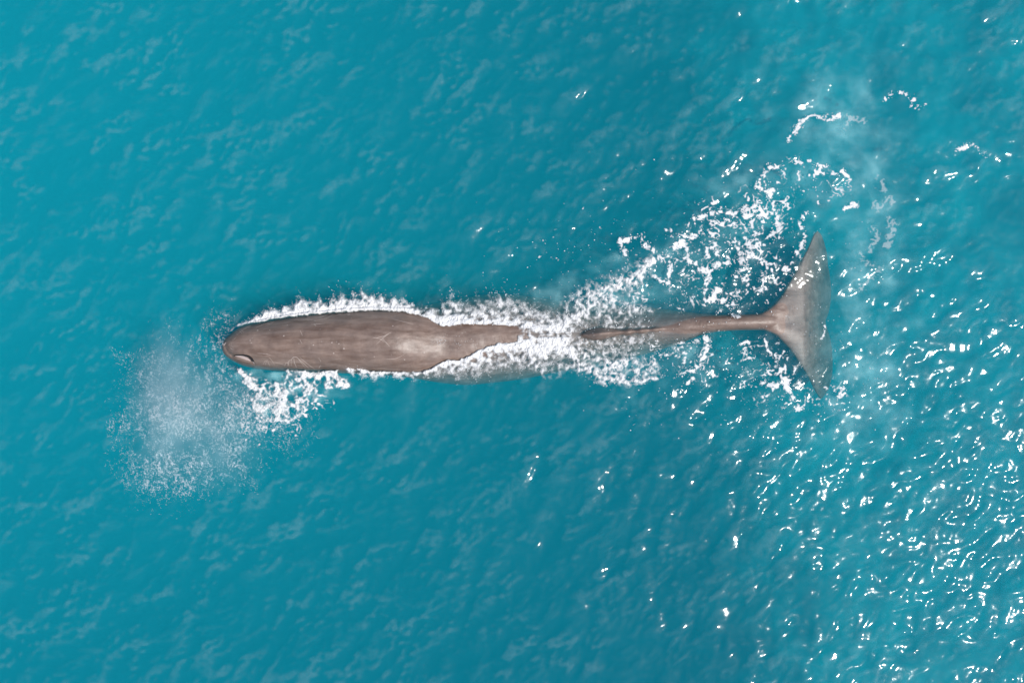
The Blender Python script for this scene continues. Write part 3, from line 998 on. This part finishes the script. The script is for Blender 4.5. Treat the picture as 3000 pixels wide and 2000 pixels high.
def ribbon(name, pts, r, mat, lift=.002, taper=True, parent=whale, step=3.0):
    pts = np.asarray(pts, float)
    # resample with Catmull-Rom like smoothing
    d = np.concatenate([[0], np.cumsum(np.hypot(*np.diff(pts, axis=0).T))])
    n = max(4, int(d[-1] / step))
    t = np.linspace(0, d[-1], n)
    if len(pts) > 2:
        xs, ys = curve(d, pts[:, 0])(t), curve(d, pts[:, 1])(t)
    else:
        xs, ys = np.interp(t, d, pts[:, 0]), np.interp(t, d, pts[:, 1])
    P = [on_skin(a, b) for a, b in zip(xs, ys)]
    P = [p for p in P if p is not None]
    if len(P) < 3:
        return None
    v, f = [], []
    for i, p in enumerate(P):
        tg = (P[min(i + 1, len(P) - 1)] - P[max(i - 1, 0)]).normalized()
        nrm = bvh.find_nearest(p)[1]
        sd = tg.cross(nrm).normalized()
        rr = r * (math.sin(math.pi * (i + .6) / (len(P) + .2)) ** .5 if taper else 1)
        v += [p - sd * rr + nrm * (lift - .003), p + nrm * (lift + rr * .35), p + sd * rr + nrm * (lift - .003)]
        if i:
            a = 3 * (i - 1)
            f += [[a, a + 1, a + 4, a + 3], [a + 1, a + 2, a + 5, a + 4]]
    me = mesh_np(name, np.array([tuple(q) for q in v]), np.array(f))
    return link(name, me, mat, parent)


z1 = lambda L: [(x * .34014 + 600, y * .34014 + 800) for x, y in L]
scars = [
    [(770, 400), (900, 393), (1000, 375), (1060, 352), (1100, 346)], [(800, 408), (950, 400), (1040, 390), (1110, 352)],
    [(880, 375), (960, 366), (1040, 348)], [(915, 440), (1035, 433)], [(938, 438), (960, 455)], [(1222, 348), (1247, 347), (1230, 366)],
    [(688, 800), (700, 772), (718, 772), (724, 800)], [(716, 800), (718, 768), (735, 747), (755, 742)],
    [(746, 800), (748, 742), (765, 722), (785, 722), (830, 770), (870, 822)], [(766, 726), (772, 770), (792, 815)],
    [(790, 722), (850, 775), (900, 825)], [(815, 725), (870, 770), (945, 825)], [(600, 768), (690, 788)], [(980, 820), (998, 792)],
    [(500, 792), (520, 755), (545, 746)], [(520, 792), (532, 752)], [(540, 756), (562, 800)], [(556, 725), (590, 770), (600, 790)],
    [(290, 488), (320, 520)], [(305, 480), (336, 510)], [(262, 512), (292, 540)], [(350, 455), (400, 450)], [(340, 472), (395, 456)],
    [(232, 582), (258, 562), (272, 552)], [(205, 612), (250, 640)], [(214, 637), (245, 662)], [(208, 656), (252, 656)], [(225, 588), (236, 632)],
    [(248, 545), (285, 520), (340, 480), (372, 462)], [(440, 470), (520, 435), (590, 418)], [(525, 436), (548, 438), (600, 420)],
    [(1450, 552), (1500, 562), (1560, 602)], [(1478, 612), (1530, 562), (1600, 510)], [(1440, 560), (1530, 545), (1610, 508)],
    [(1530, 560), (1590, 630)], [(820, 490), (842, 540)], [(818, 572), (836, 604)], [(450, 690), (520, 694), (575, 706)],
    [(980, 730), (1000, 760)], [(1180, 300 + 50), (1150, 352)], [(1560, 740), (1640, 735), (1720, 700)], [(1600, 390), (1720, 420), (1800, 440)],
]
for k, s in enumerate(scars):
    strong = k < 14
    ribbon('scar', z1(s), .0065 if strong else .005, M_scar, .0015)
ribbon('pale_mark', [(656, 1012), (659, 1007), (663, 1003)], .014, M_pink, .004)
for x, y, r in [(455, 493, 2.0), (710, 448, 1.3), (680, 540, 1.8), (390, 580, 1.6), (1095, 598, 1.6), (1155, 608, 1.4), (1198, 650, 1.8), (935, 620, 1.4),
                (1890, 685, 1.6), (400, 600, 1.2), (1720, 745, 1.6), (560, 490, 1.2), (1110, 690, 1.6), (1460, 720, 1.2), (1620, 455, 1.4), (950, 410, 1.3)]:
    cx_, cy_ = x * .34014 + 600, y * .34014 + 800
    ribbon('spot', [(cx_ - r * 1.1, cy_ + .4), (cx_, cy_ - .3), (cx_ + r * 1.1, cy_)], .008 * r, M_scar, .002, step=.6)

# blowhole: a dark S-shaped slit with a pale inner lip, on the left of the snout
bh = bpy.data.objects.new('blowhole', None)


def spindle(name, pts, half, mat, lift, dome, parent):
    """closed leaf-shaped body following a path over the hide: half = widths in pixels"""
    pts = np.asarray(pts, float)
    d = np.concatenate([[0], np.cumsum(np.hypot(*np.diff(pts, axis=0).T))])
    n = 28
    t = np.linspace(0, d[-1], n)
    xs, ys = curve(d, pts[:, 0])(t), curve(d, pts[:, 1])(t)
    hw = np.interp(t / d[-1], np.linspace(0, 1, len(half)), half)
    v, f = [], []
    m = 7
    for i in range(n):
        tx_, ty_ = xs[min(i + 1, n - 1)] - xs[max(i - 1, 0)], ys[min(i + 1, n - 1)] - ys[max(i - 1, 0)]
        L = math.hypot(tx_, ty_)
        nx_, ny_ = -ty_ / L, tx_ / L
        for k in range(m):
            u = -1 + 2 * k / (m - 1)
            p = on_skin(xs[i] + nx_ * hw[i] * u, ys[i] + ny_ * hw[i] * u)
            v.append((p.x, p.y, p.z + lift + dome * (1 - u * u) * hw[i] / max(half)))
    for i in range(n - 1):
        for k in range(m - 1):
            a = i * m + k
            f.append([a, a + m, a + m + 1, a + 1])
    return link(name, mesh_np(name, np.array(v), np.array(f)), mat, parent)


slit = spindle('blowhole', [(684, 1041), (700, 1042), (715, 1043.5), (728, 1047), (738, 1053), (745, 1060)], [.9, 2.8, 4.0, 5.2, 6.2, 4.6, .9], M_dark, .006, -.004, whale)
spindle('lip', [(690, 1042.6), (702, 1044), (714, 1046.5), (725, 1051), (735, 1056.5)], [.6, 2.6, 3.8, 3.6, 1.2], M_pink, .012, .010, slit)
spindle('lip', [(741, 1059), (744, 1062), (746, 1065.5)], [.3, 1.3, .2], M_pink, .012, .004, slit)

# ------------------------------------------------------------------ foam sheets, lying on water and skin
rise = .006 + .05 * cover * (.55 + .45 * np.clip(clump * .5 + fine * .3, -1, 1)) * sstep(.1, .8, swell + .15)
gwx, gwy = P2W(GX, GY)
_wh = water_h(gwx, gwy)
ZF = np.where(GX < 1290, np.maximum(_wh, np.minimum(sec_top(GX, GY) + .012, _wh + .05)), np.maximum(_wh, sec_top(GX, GY) + .012)) + rise


def foam_object(region, label, name='sea_foam', group='sheets of white foam around the whale'):
    c = cover * region
    keep = np.maximum.reduce([c[:-1, :-1], c[1:, :-1], c[1:, 1:], c[:-1, 1:]]) > .05
    ii = np.arange(GX.size).reshape(GX.shape)
    q = np.stack([ii[:-1, :-1], ii[:-1, 1:], ii[1:, 1:], ii[1:, :-1]], -1)[keep]
    used, inv = np.unique(q, return_inverse=True)
    v = np.stack([gwx.ravel()[used], gwy.ravel()[used], ZF.ravel()[used]], -1)
    me = mesh_np(name, v, inv.reshape(-1, 4)[:, ::-1], {'cover': c.ravel()[used]})
    # faces must look up
    return link(name, me, M_foam, None, label, 'sea foam', group, 'stuff')


up = GY < np.where(GX < 1516, (YU + YL) / 2, 978)
R = {}
R['a'] = up & (GX < 1285)
R['b'] = (~up) & (GX < 1030)
R['c'] = (GX >= 1285) & up & (GX < 1710) & (GY > 840)
R['d'] = (GX >= 1030) & (~up) & (GX < 1700)
R['e'] = (GX >= 1700) & (GY > 965) & (GX < 1950)
R['f'] = (GX >= 1950) & (GY > 965)
used_r = np.zeros(GX.shape, bool)
for k in R:
    used_r |= R[k]
R['g'] = (~used_r) & (GX < 2500) & (GY > 420)
used_r |= R['g']
R['h'] = ~used_r
foam_object(R['a'], "feathery white splash fringe along the upper edge of the whale's head")
foam_object(R['b'], "lacy white bow foam beside the whale's head, below its blowhole")
foam_object(R['c'], "white churned wash over the whale's back on the upper side, left of the dorsal hump")
foam_object(R['d'], "thick white wash along the lower flank of the whale's back")
foam_object(R['e'], "fan of broken white foam on the lower side of the dorsal hump")
foam_object(R['f'], "torn white foam patches on the lower side of the tail stock and fluke")
foam_object(R['g'], "swirling ribbons of white foam in the wake above the tail stock")
foam_object(R['h'], "old thinning foam flecks drifting to the upper right of the flukes")

# milky layer of bubbles just under the surface
hgx, hgy = np.arange(560, 4400, 9.0), np.arange(-1300, 3300, 9.0)
HX, HY = np.meshgrid(hgx, hgy, indexing='ij')
hwx, hwy = HX + 90 * fbm(HX / 120, HY / 120, 3, 137), HY + 90 * fbm(HX / 120 + 9, HY / 120, 3, 138)


def cloud(pts, w, amp):
    o = np.zeros(HX.shape)
    for a, b in zip(pts[:-1], pts[1:]):
        a = np.array(a, float)
        d = np.array(b, float) - a
        t = np.clip(((hwx - a[0]) * d[0] + (hwy - a[1]) * d[1]) / (d @ d), 0, 1)
        o = np.maximum(o, np.exp(-(np.hypot(hwx - a[0] - t * d[0], hwy - a[1] - t * d[1]) / w) ** 2 * 1.6))
    return amp * o


hz = np.maximum.reduce([
    cloud([(2460, 300), (2500, 460), (2540, 640), (2520, 820), (2500, 980), (2540, 1180)], 230, .46),
    cloud([(1980, 800), (2120, 700), (2240, 600), (2340, 480), (2420, 390)], 200, .38),
    cloud([(1700, 1060), (1820, 1070), (1950, 1060), (2100, 1060), (2280, 1120)], 80, .40),
    cloud([(1640, 900), (1760, 860), (1880, 800)], 80, .45),
    cloud([(740, 1110), (860, 1125), (960, 1120)], 62, .70),
    ])
hz = np.clip(hz * (.75 + .55 * fbm(HX / 90, HY / 70, 4, 131)), 0, 1)
hz *= (sec_top(HX, HY) < -.14) | (HX > 2300)
fl_mask = sstep(2230, 2290, HX) * (1 - sstep(2400, 2500, hwx)) * sstep(620, 700, hwy) * (1 - sstep(1140, 1230, hwy))
hz *= 1 - fl_mask
hx_, hy_ = P2W(HX, HY)
hzv = water_h(hx_, hy_) * .5 - .12 - .06 * fbm(HX / 50, HY / 50, 2, 133)
ii = np.arange(hz.size).reshape(hz.shape)
keep = np.maximum.reduce([hz[:-1, :-1], hz[1:, :-1], hz[1:, 1:], hz[:-1, 1:]]) > .02
q = np.stack([ii[:-1, :-1], ii[1:, :-1], ii[1:, 1:], ii[:-1, 1:]], -1)[keep]
used, inv = np.unique(q, return_inverse=True)
deep = np.maximum.reduce([  # teal-tinted sheet added below to brighten the right side of the sea
    cloud([(2500, -200), (2560, 500), (2560, 1100), (2700, 1700), (2750, 2200)], 640, .82),
    cloud([(3000, -200), (2950, 600), (3050, 1300), (3000, 2200)], 560, .90),
    cloud([(1900, 780), (2200, 600), (2450, 350)], 260, .40),
    cloud([(1750, 1060), (2100, 1100), (2350, 1100)], 200, .32)])
deep = np.clip(deep * (.85 + .18 * fbm(HX / 260, HY / 240, 2, 171)), 0, 1)
dz_ = -1.6 - .2 * fbm(HX / 160, HY / 160, 3, 173)
dkeep = np.maximum.reduce([deep[:-1, :-1], deep[1:, :-1], deep[1:, 1:], deep[:-1, 1:]]) > .02
dq = np.stack([ii[:-1, :-1], ii[1:, :-1], ii[1:, 1:], ii[:-1, 1:]], -1)[dkeep]
du_, dinv = np.unique(dq, return_inverse=True)
dme = mesh_np('bubble_cloud', np.stack([hx_.ravel()[du_], hy_.ravel()[du_], dz_.ravel()[du_]], -1), dinv.reshape(-1, 4), {'cover': deep.ravel()[du_]})
link('bubble_cloud', dme, M_deep, None, 'broad turquoise bubble sheet added deep under the right side of the sea to brighten it', 'bubbles', None, 'stuff')
me = mesh_np('bubble_cloud', np.stack([hx_.ravel()[used], hy_.ravel()[used], hzv.ravel()[used]], -1), inv.reshape(-1, 4), {'cover': hz.ravel()[used]})
link('bubble_cloud', me, M_haze, None, 'milky pale clouds of bubbles just under the surface round the flukes', 'bubbles', None, 'stuff')

# ------------------------------------------------------------------ droplets
OCT_V = np.array([[1, 0, 0], [-1, 0, 0], [0, 1, 0], [0, -1, 0], [0, 0, 1], [0, 0, -1]], float)
OCT_F = np.array([[0, 2, 4], [2, 1, 4], [1, 3, 4], [3, 0, 4], [2, 0, 5], [1, 2, 5], [3, 1, 5], [0, 3, 5]])


def droplets(name, px, py, z, r, label, cat='water spray', group=None):
    n = len(px)
    x, y = P2W(px, py)
    f = (CAM_H - z) / CAM_H
    x, y = x * f, y * f
    ang = rng.random(n) * 6.283
    el = 1 + .5 * rng.random(n) ** 2
    c, s = np.cos(ang), np.sin(ang)
    v = OCT_V[None] * r[:, None, None]
    vx = v[..., 0] * el[:, None]
    vy = v[..., 1]
    X = vx * c[:, None] - vy * s[:, None] + x[:, None]
    Y = vx * s[:, None] + vy * c[:, None] + y[:, None]
    Z = v[..., 2] + z[:, None]
    V_ = np.stack([X, Y, Z], -1).reshape(-1, 3)
    F_ = (OCT_F[None] + 6 * np.arange(n)[:, None, None]).reshape(-1, 3)
    return link(name, mesh_np(name, V_, F_), M_drop, None, label, cat, group, 'stuff')


def sample(P, n, x0, y0, st_):
    p = np.clip(P, 0, None).ravel()
    p = p / p.sum()
    k = rng.choice(p.size, n, p=p)
    i, j = np.unravel_index(k, P.shape)
    return x0 + (i + rng.random(n)) * st_, y0 + (j + rng.random(n)) * st_


# blow: a fan of fine drops falling ahead and to the left of the snout
sx = np.arange(280, 960, 2.0)
sy = np.arange(860, 1520, 2.0)
SX, SY = np.meshgrid(sx, sy, indexing='ij')
z4 = lambda x, y: (250 + .4145 * x, 850 + .4145 * y)
SP = np.zeros(SX.shape)
wSX, wSY = SX + 34 * fbm(SX / 60, SY / 60, 4, 149), SY + 34 * fbm(SX / 60 + 7, SY / 60, 4, 150)
for cx_, cy_, ax, ay, am in [(600, 1030, 190, 300, 1.0), (1020, 1030, 130, 160, 1.15), (770, 800, 190, 220, .75), (430, 700, 110, 180, .32), (300, 1000, 90, 220, .45),
                             (900, 600, 110, 180, .55), (650, 1290, 190, 120, .75), (400, 540, 110, 80, .38), (1270, 900, 220, 100, 1.25), (1130, 790, 120, 110, .8), (560, 400, 110, 120, .25), (960, 240, 90, 130, .25),
                             (830, 330, 40, 150, .35), (745, 440, 20, 90, .5), (1080, 1250, 130, 110, .6), (330, 1150, 60, 200, .5), (430, 1390, 70, 90, .42), (1400, 1060, 170, 90, .3),
                             (940, 440, 50, 160, .4), (270, 480, 50, 50, .3), (190, 900, 60, 60, .3), (760, 1440, 120, 60, .35), (1010, 520, 30, 60, .5)]:
    a, b = z4(cx_, cy_)
    SP += am * np.exp(-((wSX - a) / (ax * .4145)) ** 2 - ((wSY - b) / (ay * .4145)) ** 2)
cl = fbm(SX / 22, SY / 30, 4, 141)
cl2 = fbm(SX / 7, SY / 9, 2, 145)
cl0 = fbm(SX / 70, SY / 90, 3, 148)
SP = SP ** 1.25 * np.clip(.62 + .75 * cl0, .03, 3) * np.clip(.55 + .8 * cl, .02, 3) * np.clip(.6 + 1.1 * cl2, .05, 3)
rn = np.hypot(SX - 720, SY - 1015) + 8 * fbm(SX / 40, SY / 40, 2, 175)
SP = SP * (1 + .85 * np.sin(rn / 3.6) * np.exp(-((rn - 130) / 70) ** 2) * (SY < 1120))
inside = (SX > 646) & (SX < 960) & (SY > y_up(SX) - 4) & (SY < y_lo(SX) + 6)
SP[inside] = 0
px, py = sample(SP, 42000, 280, 860, 2.0)
zz = rng.random(len(px)) ** 2 * .55 + .05
rr = .0020 + .0042 * rng.random(len(px)) ** 3.5
droplets('spray', px, py, zz, rr, 'fan of fine white drops from the blow, falling left of the whale\'s snout')

# flank splash drops
FD = np.clip(wash, 0, 1) * (1 - wash) * 4 + ((tu > .4) & (tu < 1.5) & (GX < 1700) & (GX > 660)) * .25 * np.exp(-((tu - .9) / .4) ** 2)
FD = FD * np.clip(.5 + fbm(GX / 9, GY / 9, 3, 151), .03, 2)
FD[skin_in] = 0
FD[:, :] *= (GX < 1720)
px, py = sample(FD, 3600, FX0, FY0, FST)
wxx, wyy = P2W(px, py)
zz = np.maximum(water_h(wxx, wyy), np.minimum(sec_top(px, py), .1)) + .02 + .14 * rng.random(len(px)) ** 2
droplets('spray', px, py, zz, .0035 + .0055 * rng.random(len(px)) ** 2.5, "white splash drops thrown up along both flanks of the whale's back")
# wake flecks
WD = np.clip(cov_churn, 0, 1) * (1 - cov_churn) * 2 * (GX > 1650) + .9 * np.clip(W - .1, 0, .5) + .25 * np.exp(-((GX - 1700) / 160) ** 2 - ((GY - 760) / 110) ** 2) * .12 \
    + .10 * np.exp(-((GX - 2200) / 300) ** 2 - ((GY - 1120) / 120) ** 2) + .06 * np.exp(-((GX - 2150) / 260) ** 2 - ((GY - 760) / 200) ** 2)
WD = WD * np.clip(.3 + 1.2 * fbm(GX / 14, GY / 14, 3, 155), .01, 2) * np.clip(.4 + fbm(GX / 5, GY / 5, 2, 156), .02, 2)
px, py = sample(WD, 3800, FX0, FY0, FST)
wxx, wyy = P2W(px, py)
zz = np.maximum(water_h(wxx, wyy), sec_top(px, py)) + .006 + .05 * rng.random(len(px)) ** 3
droplets('foam_fleck', px, py, zz, .005 + .009 * rng.random(len(px)) ** 3, 'scattered white foam flecks on the water of the wake', 'foam flecks')
# a few bright beads of water still on the nape
px = np.concatenate([rng.normal(1290, 9, 40), rng.uniform(1300, 1400, 34)])
py = np.concatenate([rng.normal(1000, 8, 40), rng.normal(1002, 10, 34)])
zz = sec_top(px, py) + .008
droplets('water_bead', px, py, zz, .003 + .004 * rng.random(len(px)), "bright beads of water on the whale's nape", 'water beads')

# ------------------------------------------------------------------ mist of the blow
def mat_mist(dens=1.05):
    m, n, l = new_mat('blow_mist')
    out = nd(n, 'ShaderNodeOutputMaterial')
    tc = nd(n, 'ShaderNodeTexCoord')
    ln = nd(n, 'ShaderNodeVectorMath', operation='LENGTH')
    l.new(tc.outputs['Object'], ln.inputs[0])
    fall = nd(n, 'ShaderNodeMapRange', interpolation_type='SMOOTHSTEP')
    fall.inputs['From Min'].default_value = .12
    fall.inputs['From Max'].default_value = .97
    fall.inputs['To Min'].default_value = 1
    fall.inputs['To Max'].default_value = 0
    l.new(ln.outputs['Value'], fall.inputs['Value'])
    no = nd(n, 'ShaderNodeTexNoise', Scale=2.3, Detail=6.0, Roughness=.66, Distortion=1.1)
    l.new(tc.outputs['Object'], no.inputs['Vector'])
    mr = nd(n, 'ShaderNodeMapRange')
    mr.inputs['From Min'].default_value = .40
    mr.inputs['From Max'].default_value = .68
    l.new(no.outputs['Fac'], mr.inputs['Value'])
    mu = nd(n, 'ShaderNodeMath', operation='MULTIPLY')
    l.new(fall.outputs[0], mu.inputs[0])
    l.new(mr.outputs[0], mu.inputs[1])
    mu2 = nd(n, 'ShaderNodeMath', operation='MULTIPLY')
    mu2.inputs[1].default_value = dens
    l.new(mu.outputs[0], mu2.inputs[0])
    pv = nd(n, 'ShaderNodeVolumePrincipled')
    pv.inputs['Color'].default_value = (.84, .96, .97, 1)
    pv.inputs['Anisotropy'].default_value = 0
    l.new(mu2.outputs[0], pv.inputs['Density'])
    l.new(pv.outputs[0], out.inputs['Volume'])
    return m


import bmesh
bm = bmesh.new()
bmesh.ops.create_icosphere(bm, subdivisions=4, radius=1.0)
mist_me = bpy.data.meshes.new('mist')
bm.to_mesh(mist_me)
bm.free()
M_mist = mat_mist()
for (qx, qy, qz, sc_, rot, lab) in [(487, 1185, 1.15, (.85, 2.0, .75), -4, "dense pale column of blow mist, farthest left of the whale's snout"),
                                    (600, 1240, .95, (1.35, 1.75, .6), 25, "thin pale mist fanning out between the blow column and the bow foam")]:
    mist = link('mist', mist_me.copy() if mist_me.users else mist_me, M_mist if qx < 500 else mat_mist(.5), None, lab, 'mist', None, 'stuff')
    mxx, myy = P2W(qx, qy)
    mist.location = (mxx * (CAM_H - qz) / CAM_H, myy * (CAM_H - qz) / CAM_H, qz)
    mist.scale = sc_
    mist.rotation_euler = (0, 0, math.radians(rot))
